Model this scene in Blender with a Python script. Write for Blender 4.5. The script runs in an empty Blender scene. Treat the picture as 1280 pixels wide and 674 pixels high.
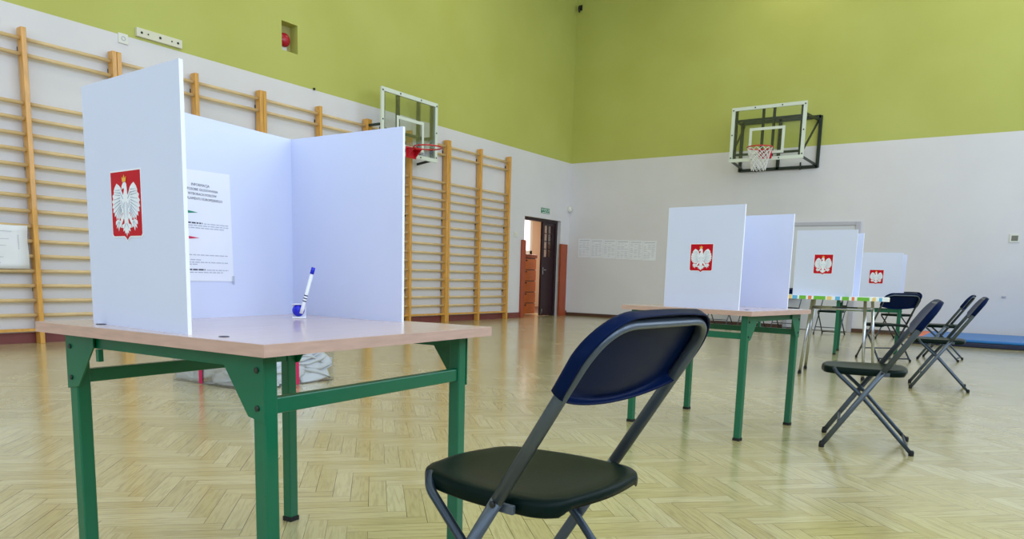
import bpy, bmesh, math, random
from mathutils import Vector, Matrix
random.seed(7)
S = bpy.context.scene
COL = S.collection
PI = math.pi

# ------------------------------------------------------------------ materials
def srgb(r, g, b):
    f = lambda c: (c/255/12.92) if c/255 <= .04045 else ((c/255+.055)/1.055)**2.4
    return (f(r), f(g), f(b), 1)

def mat(name, rgb, rough=.5, metal=0., spec=.5, noise=0., nscale=8., bump=0., bscale=60., stretch=(1, 1, 1), coat=0., emit=0.):
    m = bpy.data.materials.new(name); m.use_nodes = True
    nt = m.node_tree; b = nt.nodes['Principled BSDF']
    c = srgb(*rgb)
    b.inputs['Base Color'].default_value = c
    b.inputs['Roughness'].default_value = rough
    b.inputs['Metallic'].default_value = metal
    b.inputs['Specular IOR Level'].default_value = spec
    b.inputs['Coat Weight'].default_value = coat
    if emit:
        b.inputs['Emission Color'].default_value = c
        b.inputs['Emission Strength'].default_value = emit
    tc = nt.nodes.new('ShaderNodeTexCoord'); mp = nt.nodes.new('ShaderNodeMapping')
    mp.inputs['Scale'].default_value = stretch
    nt.links.new(tc.outputs['Object'], mp.inputs['Vector'])
    if noise:
        n = nt.nodes.new('ShaderNodeTexNoise'); n.inputs['Scale'].default_value = nscale; n.inputs['Detail'].default_value = 5
        nt.links.new(mp.outputs['Vector'], n.inputs['Vector'])
        r = nt.nodes.new('ShaderNodeValToRGB')
        r.color_ramp.elements[0].position = .3; r.color_ramp.elements[1].position = .7
        r.color_ramp.elements[0].color = [x*(1-noise) for x in c[:3]]+[1]
        r.color_ramp.elements[1].color = [min(1, x*(1+noise)) for x in c[:3]]+[1]
        nt.links.new(n.outputs['Fac'], r.inputs['Fac']); nt.links.new(r.outputs['Color'], b.inputs['Base Color'])
    if bump:
        n2 = nt.nodes.new('ShaderNodeTexNoise'); n2.inputs['Scale'].default_value = bscale; n2.inputs['Detail'].default_value = 3
        nt.links.new(mp.outputs['Vector'], n2.inputs['Vector'])
        bp = nt.nodes.new('ShaderNodeBump'); bp.inputs['Strength'].default_value = bump; bp.inputs['Distance'].default_value = .01
        nt.links.new(n2.outputs['Fac'], bp.inputs['Height']); nt.links.new(bp.outputs['Normal'], b.inputs['Normal'])
    return m

def glassy(name, tint=(1, 1, 1), gloss=.08, rough=.03):
    m = bpy.data.materials.new(name); m.use_nodes = True
    nt = m.node_tree; nt.nodes.clear()
    o = nt.nodes.new('ShaderNodeOutputMaterial'); mx = nt.nodes.new('ShaderNodeMixShader')
    t = nt.nodes.new('ShaderNodeBsdfTransparent'); g = nt.nodes.new('ShaderNodeBsdfGlossy')
    t.inputs['Color'].default_value = (*tint, 1); g.inputs['Roughness'].default_value = rough
    lw = nt.nodes.new('ShaderNodeLayerWeight'); lw.inputs['Blend'].default_value = .25
    ma = nt.nodes.new('ShaderNodeMath'); ma.operation = 'MULTIPLY_ADD'
    ma.inputs[1].default_value = .5; ma.inputs[2].default_value = gloss; ma.use_clamp = True
    nt.links.new(lw.outputs['Fresnel'], ma.inputs[0]); nt.links.new(ma.outputs[0], mx.inputs['Fac'])
    nt.links.new(t.outputs[0], mx.inputs[1]); nt.links.new(g.outputs[0], mx.inputs[2]); nt.links.new(mx.outputs[0], o.inputs[0])
    return m

def wall_paint(name, z_line):
    """pale paint below, yellow-green paint above a straight line at height z_line"""
    m = bpy.data.materials.new(name); m.use_nodes = True
    nt = m.node_tree; b = nt.nodes['Principled BSDF']; b.inputs['Roughness'].default_value = .55
    b.inputs['Specular IOR Level'].default_value = .3
    g = nt.nodes.new('ShaderNodeNewGeometry'); sx = nt.nodes.new('ShaderNodeSeparateXYZ')
    nt.links.new(g.outputs['Position'], sx.inputs[0])
    gt = nt.nodes.new('ShaderNodeMapRange'); gt.inputs['From Min'].default_value = z_line-.004; gt.inputs['From Max'].default_value = z_line+.004
    nt.links.new(sx.outputs['Z'], gt.inputs['Value'])
    n = nt.nodes.new('ShaderNodeTexNoise'); n.inputs['Scale'].default_value = .9; n.inputs['Detail'].default_value = 6
    nt.links.new(g.outputs['Position'], n.inputs['Vector'])
    def two(a, c):
        r = nt.nodes.new('ShaderNodeValToRGB'); r.color_ramp.elements[0].position = .35; r.color_ramp.elements[1].position = .65
        r.color_ramp.elements[0].color = srgb(*a); r.color_ramp.elements[1].color = srgb(*c)
        nt.links.new(n.outputs['Fac'], r.inputs['Fac']); return r
    lo = two((217, 215, 221), (222, 220, 226)); up = two(UPPER_A, UPPER_B)
    mx = nt.nodes.new('ShaderNodeMix'); mx.data_type = 'RGBA'
    nt.links.new(gt.outputs[0], mx.inputs['Factor']); nt.links.new(lo.outputs[0], mx.inputs['A']); nt.links.new(up.outputs[0], mx.inputs['B'])
    nt.links.new(mx.outputs['Result'], b.inputs['Base Color'])
    n2 = nt.nodes.new('ShaderNodeTexNoise'); n2.inputs['Scale'].default_value = 35
    nt.links.new(g.outputs['Position'], n2.inputs['Vector'])
    bp = nt.nodes.new('ShaderNodeBump'); bp.inputs['Strength'].default_value = .05; bp.inputs['Distance'].default_value = .01
    nt.links.new(n2.outputs['Fac'], bp.inputs['Height']); nt.links.new(bp.outputs['Normal'], b.inputs['Normal'])
    return m
UPPER_A, UPPER_B = (181, 184, 96), (186, 190, 104)
ZL = 3.555

def parquet():
    m = bpy.data.materials.new('parquet'); m.use_nodes = True
    nt = m.node_tree; b = nt.nodes['Principled BSDF']; L = nt.links.new
    at = nt.nodes.new('ShaderNodeVertexColor'); at.layer_name = 'tone'
    sep = nt.nodes.new('ShaderNodeSeparateColor'); L(at.outputs['Color'], sep.inputs[0])
    r = nt.nodes.new('ShaderNodeValToRGB'); cr = r.color_ramp
    cr.elements[0].position = 0; cr.elements[0].color = srgb(186, 174, 122)
    cr.elements[1].position = 1; cr.elements[1].color = srgb(205, 196, 154)
    e = cr.elements.new(.25); e.color = srgb(194, 183, 134)
    e = cr.elements.new(.6); e.color = srgb(200, 190, 145)
    L(sep.outputs[0], r.inputs['Fac'])
    uv = nt.nodes.new('ShaderNodeUVMap'); uv.uv_map = 'plank'
    mp = nt.nodes.new('ShaderNodeMapping'); mp.inputs['Scale'].default_value = (6, 70, 1); L(uv.outputs[0], mp.inputs[0])
    n = nt.nodes.new('ShaderNodeTexNoise'); n.inputs['Scale'].default_value = 1.2; n.inputs['Detail'].default_value = 6; n.inputs['Distortion'].default_value = .7
    L(mp.outputs[0], n.inputs['Vector'])
    gr = nt.nodes.new('ShaderNodeValToRGB'); gr.color_ramp.elements[0].position = .34; gr.color_ramp.elements[0].color = (.72, .70, .62, 1)
    gr.color_ramp.elements[1].position = .55; gr.color_ramp.elements[1].color = (1, 1, 1, 1); L(n.outputs['Fac'], gr.inputs['Fac'])
    mx = nt.nodes.new('ShaderNodeMix'); mx.data_type = 'RGBA'; mx.blend_type = 'MULTIPLY'; mx.inputs['Factor'].default_value = .75
    L(r.outputs[0], mx.inputs['A']); L(gr.outputs[0], mx.inputs['B'])
    # dark joints from plank-local uv (0..L, 0..W, metres)
    uv2 = nt.nodes.new('ShaderNodeUVMap'); uv2.uv_map = 'joint'; s2 = nt.nodes.new('ShaderNodeSeparateXYZ'); L(uv2.outputs[0], s2.inputs[0])
    def edge(sock, ln):
        a = nt.nodes.new('ShaderNodeMath'); a.operation = 'SUBTRACT'; a.inputs[0].default_value = ln; L(sock, a.inputs[1])
        mn = nt.nodes.new('ShaderNodeMath'); mn.operation = 'MINIMUM'; L(sock, mn.inputs[0]); L(a.outputs[0], mn.inputs[1]); return mn
    e1, e2 = edge(s2.outputs['X'], PL), edge(s2.outputs['Y'], PW)
    mn = nt.nodes.new('ShaderNodeMath'); mn.operation = 'MINIMUM'; L(e1.outputs[0], mn.inputs[0]); L(e2.outputs[0], mn.inputs[1])
    # joint width varies over the floor
    g = nt.nodes.new('ShaderNodeNewGeometry'); jn = nt.nodes.new('ShaderNodeTexNoise'); jn.inputs['Scale'].default_value = 2.3
    L(g.outputs['Position'], jn.inputs['Vector'])
    jw = nt.nodes.new('ShaderNodeMapRange'); jw.inputs['From Min'].default_value = .35; jw.inputs['From Max'].default_value = .7
    jw.inputs['To Min'].default_value = .0004; jw.inputs['To Max'].default_value = .0014; L(jn.outputs['Fac'], jw.inputs['Value'])
    lt = nt.nodes.new('ShaderNodeMath'); lt.operation = 'LESS_THAN'; L(mn.outputs[0], lt.inputs[0]); L(jw.outputs[0], lt.inputs[1])
    mj = nt.nodes.new('ShaderNodeMix'); mj.data_type = 'RGBA'; L(lt.outputs[0], mj.inputs['Factor']); L(mx.outputs['Result'], mj.inputs['A'])
    mj.inputs['B'].default_value = srgb(84, 66, 34)
    L(mj.outputs['Result'], b.inputs['Base Color'])
    rn = nt.nodes.new('ShaderNodeTexNoise'); rn.inputs['Scale'].default_value = 1.1; rn.inputs['Detail'].default_value = 5; L(g.outputs['Position'], rn.inputs['Vector'])
    rr = nt.nodes.new('ShaderNodeMapRange'); rr.inputs['To Min'].default_value = .12; rr.inputs['To Max'].default_value = .30; L(rn.outputs['Fac'], rr.inputs['Value'])
    ra = nt.nodes.new('ShaderNodeMath'); ra.operation = 'MULTIPLY_ADD'; ra.inputs[1].default_value = .06; L(sep.outputs[1], ra.inputs[0]); L(rr.outputs[0], ra.inputs[2])
    L(ra.outputs[0], b.inputs['Roughness'])
    b.inputs['Specular IOR Level'].default_value = .5
    b.inputs['Coat Weight'].default_value = .7; b.inputs['Coat Roughness'].default_value = .16
    bp = nt.nodes.new('ShaderNodeBump'); bp.inputs['Strength'].default_value = .08; bp.inputs['Distance'].default_value = .01
    bn = nt.nodes.new('ShaderNodeTexNoise'); bn.inputs['Scale'].default_value = 7; L(g.outputs['Position'], bn.inputs['Vector'])
    L(bn.outputs['Fac'], bp.inputs['Height']); L(bp.outputs['Normal'], b.inputs['Normal'])
    return m
PL, PW = .345, .069

M = {}
M['wall'] = wall_paint('wall_paint', ZL)
M['ceiling'] = mat('ceiling_white', (226, 224, 214), .8, noise=.03)
M['parquet'] = parquet()
M['bars'] = mat('varnished_pine', (214, 158, 72), .35, noise=.16, nscale=5, stretch=(6, 6, 1), coat=.3)
M['rung'] = mat('varnished_beech', (216, 188, 142), .38, noise=.12, nscale=6, stretch=(8, 1, 8))
M['base_red'] = mat('maroon_skirting', (124, 62, 60), .5, noise=.08)
M['base_brown'] = mat('brown_skirting', (84, 56, 42), .5, noise=.1)
M['panel'] = mat('white_board', (212, 219, 244), .38, spec=.4, noise=.012, nscale=3)
M['panel_edge'] = mat('white_board_edge', (242, 244, 250), .5)
M['laminate'] = mat('beige_laminate', (205, 184, 176), .22, noise=.04, nscale=9, stretch=(1, 9, 1), coat=.25)
M['edge'] = mat('beech_edging', (194, 160, 146), .45, noise=.08, nscale=14, stretch=(1, 1, 6))
M['green'] = mat('green_enamel', (0, 100, 68), .3, noise=.06, nscale=6)
M['black'] = mat('black_steel', (20, 24, 26), .4)
M['rubber'] = mat('black_rubber', (18, 20, 20), .75)
M['chair_seat'] = mat('black_plastic', (6, 24, 21), .34, spec=.09, bump=.05, bscale=220)
M['chair_back'] = mat('navy_black_plastic', (8, 24, 60), .3, spec=.03, bump=.04, bscale=220)
M['tube'] = mat('grey_enamel_tube', (80, 90, 102), .3, metal=.35)
M['tube_dark'] = mat('dark_enamel_tube', (44, 58, 72), .28, metal=.3)
M['chrome'] = mat('chrome', (184, 188, 194), .26, metal=1.)
M['red'] = mat('shield_red', (192, 0, 26), .5, spec=.2)
M['white'] = mat('print_white', (236, 240, 248), .5)
M['feather'] = mat('print_grey', (150, 164, 190), .5)
M['gold'] = mat('print_gold', (236, 178, 60), .5)
M['paper'] = mat('paper', (232, 234, 244), .7, noise=.015)
M['ink'] = mat('ink_black', (64, 68, 88), .7)
M['ink_grey'] = mat('ink_grey', (176, 180, 196), .7)
M['flag_green'] = mat('print_green', (28, 134, 108), .6)
M['flag_red'] = mat('print_crimson', (202, 40, 84), .6)
M['acrylic'] = glassy('clear_acrylic', (.97, .98, .98), .04)
M['glass'] = glassy('clear_glass', (.95, .97, .96), .03)
M['ballot'] = mat('ballot_paper', (240, 242, 252), .7, noise=.04, nscale=4)
M['tape'] = mat('crimson_seal_tape', (206, 24, 92), .5)
M['blue'] = mat('blue_plastic', (18, 34, 206), .25)
M['pen_white'] = mat('white_plastic', (238, 240, 248), .25)
M['hoop_white'] = mat('white_board_frame', (216, 224, 214), .45)
M['hoop_red'] = mat('red_hoop_enamel', (200, 24, 44), .35)
M['net'] = mat('white_net_cord', (226, 226, 226), .8)
M['steel_dark'] = mat('dark_green_steel', (30, 42, 34), .45)
M['mat_blue'] = mat('blue_vinyl', (24, 108, 186), .38, noise=.05)
M['mat_navy'] = mat('navy_vinyl', (10, 22, 62), .45, noise=.08)
M['mat_orange'] = mat('orange_vinyl', (232, 104, 34), .45)
M['door_dark'] = mat('dark_stained_wood', (44, 22, 30), .4, noise=.15, nscale=4, stretch=(6, 6, 1))
M['pilaster'] = mat('mahogany_board', (160, 72, 40), .4, noise=.14, nscale=4, stretch=(8, 8, 1))
M['orange_wood'] = mat('orange_varnished_wood', (226, 116, 38), .4, noise=.1, nscale=5, stretch=(1, 1, 8))
M['alu'] = mat('grey_aluminium', (184, 184, 198), .45)
M['doorwhite'] = mat('white_door_leaf', (212, 214, 224), .5)
M['plastic'] = mat('ivory_plastic', (222, 222, 216), .4)
M['batten'] = mat('white_batten', (216, 214, 196), .5)
M['exit'] = mat('exit_green', (12, 124, 78), .4)
M['niche'] = mat('niche_plaster', (176, 166, 104), .8)
M['lit'] = mat('bright_daylit_pane', (250, 244, 250), .5, emit=1.1)
M['cor_wall'] = mat('corridor_paint', (232, 206, 178), .7)
for k, c in dict(s_green=(110, 186, 48), s_yellow=(238, 206, 128), s_blue=(96, 178, 226), s_orange=(232, 128, 76), s_white=(240, 244, 246)).items():
    M[k] = mat('oilcloth_'+k[2:], c, .35)

# ------------------------------------------------------------------ mesh helpers
def obj(name, bm, m, parent=None, smooth=False, bevel=0., loc=None, kind=None):
    me = bpy.data.meshes.new(name)
    bmesh.ops.recalc_face_normals(bm, faces=bm.faces[:])
    bm.to_mesh(me); bm.free()
    for x in (m if isinstance(m, (list, tuple)) else [m]): me.materials.append(x)
    o = bpy.data.objects.new(name, me); COL.objects.link(o)
    if parent: o.parent = parent
    if loc is not None: o.location = loc
    if smooth:
        for p in me.polygons: p.use_smooth = True
    if bevel:
        md = o.modifiers.new('bevel', 'BEVEL'); md.width = bevel; md.segments = 2; md.limit_method = 'ANGLE'; md.angle_limit = math.radians(40)
    if kind: o['kind'] = kind
    return o

def tag(o, label, cat, group=None):
    o['label'] = label; o['category'] = cat
    if group: o['group'] = group
    return o

def thing(name, label, cat, loc=(0, 0, 0), rot=0., group=None):
    o = bpy.data.objects.new(name, None); COL.objects.link(o)
    o.location = loc; o.rotation_euler = (0, 0, rot); o.empty_display_size = .1
    return tag(o, label, cat, group)

def dup(root, loc, rot, label, group=None):
    r = root.copy(); COL.objects.link(r); r.location = loc; r.rotation_euler = (0, 0, rot); r['label'] = label
    if group: r['group'] = group
    for ch in list(root.children):
        c = ch.copy(); COL.objects.link(c); c.parent = r
        for g in list(ch.children):
            d = g.copy(); COL.objects.link(d); d.parent = c
    return r

def bx(bm, x0, x1, y0, y1, z0, z1, mi=0):
    vs = [bm.verts.new(p) for p in ((x0, y0, z0), (x1, y0, z0), (x1, y1, z0), (x0, y1, z0), (x0, y0, z1), (x1, y0, z1), (x1, y1, z1), (x0, y1, z1))]
    for q in ((0, 3, 2, 1), (4, 5, 6, 7), (0, 1, 5, 4), (1, 2, 6, 5), (2, 3, 7, 6), (3, 0, 4, 7)):
        bm.faces.new([vs[i] for i in q]).material_index = mi
    return vs
def box(x0, x1, y0, y1, z0, z1):
    bm = bmesh.new(); bx(bm, x0, x1, y0, y1, z0, z1); return bm

def bar(bm, a, b, w, h, upv=(0, 0, 1)):
    """rectangular bar from a to b: w across, h along upv"""
    a, b = Vector(a), Vector(b); d = (b-a).normalized(); u = Vector(upv)
    s = d.cross(u)
    if s.length < 1e-4: s = d.cross(Vector((1, 0, 0)))
    s.normalize(); t = s.cross(d).normalized()
    vs = [bm.verts.new(p + s*(i*w/2) + t*(j*h/2)) for p in (a, b) for i, j in ((-1, -1), (1, -1), (1, 1), (-1, 1))]
    for q in ((0, 1, 2, 3), (7, 6, 5, 4), (0, 4, 5, 1), (1, 5, 6, 2), (2, 6, 7, 3), (3, 7, 4, 0)): bm.faces.new([vs[i] for i in q])

def tube(bm, pts, r, n=10, ref=(0, 1, 0), rx=None, cap=True, closed=False):
    """sweep an ellipse (r along ref-ish side, rx across) along pts"""
    rx = r if rx is None else rx
    P = [Vector(p) for p in pts]; rings = []; N = len(P)
    for i, p in enumerate(P):
        if closed: d = (P[(i+1) % N]-P[i-1]).normalized()
        elif i == 0: d = (P[1]-P[0]).normalized()
        elif i == N-1: d = (P[-1]-P[-2]).normalized()
        else: d = ((P[i+1]-p).normalized()+(p-P[i-1]).normalized()).normalized()
        s = Vector(ref) - d*Vector(ref).dot(d)
        if s.length < 1e-3: s = Vector((0, 0, 1)) - d*d.z
        if s.length < 1e-3: s = Vector((1, 0, 0)) - d*d.x
        s.normalize(); t = d.cross(s)
        rings.append([bm.verts.new(p + s*(r*math.cos(2*PI*k/n)) + t*(rx*math.sin(2*PI*k/n))) for k in range(n)])
    for i in range(N if closed else N-1):
        a, b = rings[i], rings[(i+1) % N]
        for k in range(n): bm.faces.new((a[k], a[(k+1) % n], b[(k+1) % n], b[k]))
    if cap and not closed:
        bm.faces.new(rings[0][::-1]); bm.faces.new(rings[-1])

def round_pts(pts, r, n=5):
    """fillet the inner corners of a polyline"""
    P = [Vector(p) for p in pts]; out = [P[0]]
    for i in range(1, len(P)-1):
        a, b, c = P[i-1], P[i], P[i+1]
        rr = min(r, (a-b).length*.45, (c-b).length*.45)
        p, q = b+(a-b).normalized()*rr, b+(c-b).normalized()*rr
        for k in range(n+1):
            t = k/n; out.append(p*(1-t)**2 + b*2*t*(1-t) + q*t*t)
    out.append(P[-1]); return out

def ngon(bm, pts, mi=0):
    f = bm.faces.new([bm.verts.new(p) for p in pts]); f.material_index = mi; return f

def prism(bm, pts, ext, mi=0):
    """solid from a planar polygon pts swept by ext"""
    e = Vector(ext); a = [bm.verts.new(p) for p in pts]; b = [bm.verts.new(Vector(p)+e) for p in pts]; n = len(a)
    fs = [bm.faces.new(a[::-1]), bm.faces.new(b)]
    for i in range(n): fs.append(bm.faces.new((a[i], a[(i+1) % n], b[(i+1) % n], b[i])))
    for f in fs: f.material_index = mi

def lathe(bm, prof, n=16, c=(0, 0, 0)):
    rings = []
    for r, z in prof:
        rings.append([bm.verts.new((c[0]+r*math.cos(2*PI*k/n), c[1]+r*math.sin(2*PI*k/n), c[2]+z)) for k in range(n)])
    for a, b in zip(rings, rings[1:]):
        for k in range(n): bm.faces.new((a[k], a[(k+1) % n], b[(k+1) % n], b[k]))
    bm.faces.new(rings[0][::-1]); bm.faces.new(rings[-1])

def struct(name, bm, m, **k): return obj(name, bm, m, kind='structure', **k)

# ------------------------------------------------------------------ room shell
XR, YB, YF, ZC = 13.0, 15.39, -6.0, 7.6
DY0, DY1, DZ = 13.49, 15.02, 2.2                  # doorway in the left wall
# floor: herringbone planks at 45 degrees, columns run along X
bm = bmesh.new(); uvl = bm.loops.layers.uv.new('plank'); uvj = bm.loops.layers.uv.new('joint'); tl = bm.loops.layers.color.new('tone')
s2 = math.sqrt(.5)
def uv2w(u, v): return ((u+v)*s2, (v-u)*s2)
U0, V0 = 3.026, 6.044                             # one plank corner (u=(x-y)/sqrt2, v=(x+y)/sqrt2)
def plank(u0, v0, horiz):
    w, h = (PL, PW) if horiz else (PW, PL)
    c = [(u0, v0), (u0+w, v0), (u0+w, v0+h), (u0, v0+h)]
    W = [uv2w(*q) for q in c]
    cx, cy = sum(q[0] for q in W)/4, sum(q[1] for q in W)/4
    if not (-4.5 < cx < XR+.25 and YF-.25 < cy < YB+.25): return
    if cx < -.3 and not (12 < cy): return
    f = bm.faces.new([bm.verts.new((x, y, 0)) for x, y in W])
    t = random.betavariate(2.2, 2); g = random.random(); ou, ov = random.random()*40, random.random()*40
    for l, (a, b_) in zip(f.loops, [(0, 0), (w, 0), (w, h), (0, h)]):
        if not horiz: a, b_ = b_, a
        l[uvj].uv = (a, b_); l[uvl].uv = (a+ou, b_+ov); l[tl] = (t, g, 0, 1)
for band in range(-90, 90):
    for k in range(-420, 420):
        # lattice t1=(W,W), t2=(L,-L)
        u, v = U0+k*PW+band*PL, V0+k*PW-band*PL
        x, y = uv2w(u, v)
        if -5 < x < XR+1 and YF-1 < y < YB+1:
            plank(u, v, True); plank(u, v+PW, False)
# a slab below so the floor has depth
floor = struct('floor', bm, M['parquet'])
struct('floor_slab', box(-4.5, XR+.3, YF-.3, 24, -.2, -.003), M['base_brown'])

T = .35
bm = bmesh.new()
NY0, NY1, NZ0, NZ1 = 7.131, 7.41, 3.983, 4.378      # alarm recess
bx(bm, -T, 0, YF, NY0, 0, ZC); bx(bm, -T, 0, NY0, NY1, 0, NZ0); bx(bm, -T, 0, NY0, NY1, NZ1, ZC); bx(bm, -T, 0, NY1, DY0, 0, ZC)
bx(bm, -T, 0, DY0, DY1, DZ, ZC); bx(bm, -T, 0, DY1, YB+.3, 0, ZC)
struct('wall_left', bm, M['wall'])
struct('trim_1', box(-T, -.16, NY0, NY1, NZ0, NZ1), M['niche'])     # back of the recess
struct('wall_back', box(0, XR+.3, YB, YB+.3, 0, ZC), M['wall'])
FXS = [.8, 4.9, 9.0]; FW = 3.3                       # three window openings behind the camera
bm = bmesh.new(); bx(bm, -T, XR+.3, YF-.3, YF, 0, 1.6); bx(bm, -T, XR+.3, YF-.3, YF, 6.4, ZC)
e = -T
for x in FXS: bx(bm, e, x, YF-.3, YF, 1.6, 6.4); e = x+FW
bx(bm, e, XR+.3, YF-.3, YF, 1.6, 6.4)
struct('wall_front', bm, M['wall'])
for i, x in enumerate(FXS):
    bm = bmesh.new()
    for xx in (x, x+FW/2-.04, x+FW-.08): bx(bm, xx, xx+.08, YF-.2, YF-.12, 1.6, 6.4)
    for zz in (1.6, 3.96, 6.32): bx(bm, x, x+FW, YF-.2, YF-.12, zz, zz+.08)
    w = struct('window_%d' % (i+7), bm, M['plastic'])
    obj('pane', box(x+.02, x+FW-.02, YF-.17, YF-.165, 1.62, 6.38), M['glass'], w)
# right wall with five window openings
WY = [-4.6, -.8, 3.0, 6.8, 10.6]; WW, WZ0, WZ1 = 2.9, 2.3, 6.9
bm = bmesh.new(); bx(bm, XR, XR+.3, YF, YB, 0, WZ0); bx(bm, XR, XR+.3, YF, YB, WZ1, ZC)
e = YF
for y in WY: bx(bm, XR, XR+.3, e, y, WZ0, WZ1); e = y+WW
bx(bm, XR, XR+.3, e, YB, WZ0, WZ1)
struct('wall_right', bm, M['wall'])
struct('ceiling', box(-T, XR+.3, YF-.3, YB+.3, ZC, ZC+.2), M['ceiling'])
for i, y in enumerate(WY):
    bm = bmesh.new()
    for yy in (y, y+WW/2-.04, y+WW-.08): bx(bm, XR+.12, XR+.2, yy, yy+.08, WZ0, WZ1)
    for zz in (WZ0, (WZ0+WZ1)/2-.04, WZ1-.08): bx(bm, XR+.12, XR+.2, y, y+WW, zz, zz+.08)
    w = struct('window_%d' % (i+2), bm, M['plastic'])
    obj('pane', box(XR+.155, XR+.16, y+.02, y+WW-.02, WZ0+.02, WZ1-.02), M['glass'], w)
bm = bmesh.new(); bx(bm, 0, .02, YF, 13.36, 0, .115); bx(bm, 0, .02, 15.28, YB, 0, .115)
struct('baseboard_left', bm, M['base_red'])
struct('baseboard_back', box(0, XR, YB-.02, YB, 0, .075), M['base_brown'])

# corridor behind the doorway
bm = bmesh.new()
bx(bm, -3.4, -3.2, 12.4, 23.2, 0, 3.2); bx(bm, -3.2, -T, 12.4, 12.6, 0, 3.2); bx(bm, -3.2, -T, 23, 23.2, 0, 3.2)
bx(bm, -3.4, -T, 12.4, 23.2, 3.2, 3.3); bx(bm, -T, -T+.05, 15.7, 23.2, 0, 3.2)
struct('wall_corridor', bm, M['cor_wall'])
bm = bmesh.new()
for a in ((17.3, 17.42), (18.5, 18.62)): bx(bm, -3.2, -3.12, a[0], a[1], 1.55, 2.95)
for a in ((1.55, 1.67), (2.83, 2.95)): bx(bm, -3.2, -3.12, 17.3, 18.62, a[0], a[1])
w1 = struct('window_1', bm, M['plastic'])
obj('pane', box(-3.195, -3.18, 17.42, 18.5, 1.67, 2.83), M['lit'], w1)
# doorway: dark frame, closed right leaf with glazed top, boards either side
FX = -.13
d = thing('door_1', '', ''); 
del d['label'], d['category']; d['kind'] = 'structure'
bm = bmesh.new(); bx(bm, FX-.06, FX+.04, DY0, DY0+.05, 0, DZ); bx(bm, FX-.06, FX+.04, DY1-.07, DY1, 0, DZ-.0); bx(bm, FX-.06, FX+.04, DY0+.05, DY1-.07, DZ-.06, DZ)
obj('door_frame', bm, M['door_dark'], d)
LY0, LY1 = 14.42, 14.95
bm = bmesh.new(); z1 = 1.36
bx(bm, FX-.04, FX+.01, LY0, LY1, 0.01, z1)
for a, b in ((LY0, LY0+.09), (LY1-.1, LY1)): bx(bm, FX-.04, FX+.01, a, b, z1, DZ-.06)
bx(bm, FX-.04, FX+.01, LY0+.09, LY1-.1, DZ-.13, DZ-.06)
leaf = obj('door_leaf', bm, M['door_dark'], d)
bm = bmesh.new(); mid = (LY0+LY1)/2
bx(bm, FX-.03, FX, mid-.012, mid+.012, z1, DZ-.13)
for k in range(1, 4):
    zz = z1+(DZ-.13-z1)*k/4; bx(bm, FX-.03, FX, LY0+.09, LY1-.1, zz-.009, zz+.009)
obj('glazing_bars', bm, M['door_dark'], leaf)
obj('pane', box(FX-.018, FX-.012, LY0+.09, LY1-.1, z1, DZ-.13), M['glass'], leaf)
bm = bmesh.new(); bx(bm, FX+.01, FX+.03, LY0+.02, LY0+.05, .96, 1.12); bx(bm, FX+.03, FX+.06, LY0+.025, LY0+.12, 1.05, 1.07)
obj('door_handle', bm, M['chrome'], leaf)
bm = bmesh.new(); bx(bm, FX+.01, FX+.03, LY0+.02, LY0+.05, .06, .16); obj('bolt', bm, M['chrome'], leaf)
struct('trim_2', box(0, .05, 13.36, 13.5, 0, 1.68), M['pilaster'], bevel=.006)
struct('trim_3', box(0, .06, 14.98, 15.27, 0, 1.675), M['pilaster'], bevel=.006)
# open left leaf swung into the corridor
bm = bmesh.new(); bx(bm, FX-.74, FX-.06, DY0+.0, DY0+.045, .01, DZ-.06); obj('door_leaf', bm, M['door_dark'], d)
# white double door with grey frame in the back wall
d2 = thing('door_2', '', ''); del d2['label'], d2['category']; d2['kind'] = 'structure'
bm = bmesh.new(); bx(bm, 5.10, 5.18, YB-.05, YB, .0, 2.1); bx(bm, 6.31, 6.39, YB-.05, YB, .0, 2.1); bx(bm, 5.18, 6.31, YB-.05, YB, 2.03, 2.1)
obj('door_frame', bm, M['alu'], d2, bevel=.006)
lf = obj('door_leaf', box(5.18, 6.31, YB-.03, YB, .01, 2.03), M['doorwhite'], d2)
bm = bmesh.new(); bx(bm, 6.18, 6.22, YB-.05, YB-.03, .95, 1.12); bx(bm, 6.08, 6.2, YB-.085, YB-.07, 1.05, 1.07); bx(bm, 6.19, 6.21, YB-.085, YB-.03, 1.05, 1.07)
obj('door_handle', bm, M['chrome'], lf)

# ------------------------------------------------------------------ wall bars
PY = [2.71, 3.733, 4.70, 5.7045, 6.70, 7.72, 8.719, 9.712, 10.733, 11.728, 12.709]
RZ = [.31+.16*k for k in range(15)] + [3.045, 3.205]
HB = 3.315
def wall_bars(ys, label, first_half, last_half):
    t = thing('wall_bars', label, 'wall bars', (0, ys[1], 0), group='wooden wall bars along the left wall')
    o = ys[1]; pw = .05; posts = []
    for i, y in enumerate(ys):
        c = y-o
        if i == 0 and first_half: c += .028
        if i == 2 and last_half: c -= .028
        posts.append(c)
        obj('post', box(.03, .135, c-pw/2, c+pw/2, 0, HB), M['bars'], t, bevel=.004)
    for c in posts:
        for z in (.6, 1.9, 3.1): obj('wall_bracket', box(0, .03, c-.02, c+.02, z-.03, z+.03), M['black'], t)
    for a, b in ((posts[0], posts[1]), (posts[1], posts[2])):
        for z in RZ:
            bm = bmesh.new()
            tube(bm, [(.088, a+.012, z), (.088, (a+b)/2, z), (.088, b-.012, z)], .016, 10, (1, 0, 0), .021)
            obj('rung', bm, M['rung'], t, smooth=True)
        obj('foot_rail', box(.06, .115, a+pw/2, b-pw/2, .135, .165), M['bars'], t)
    return t
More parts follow.
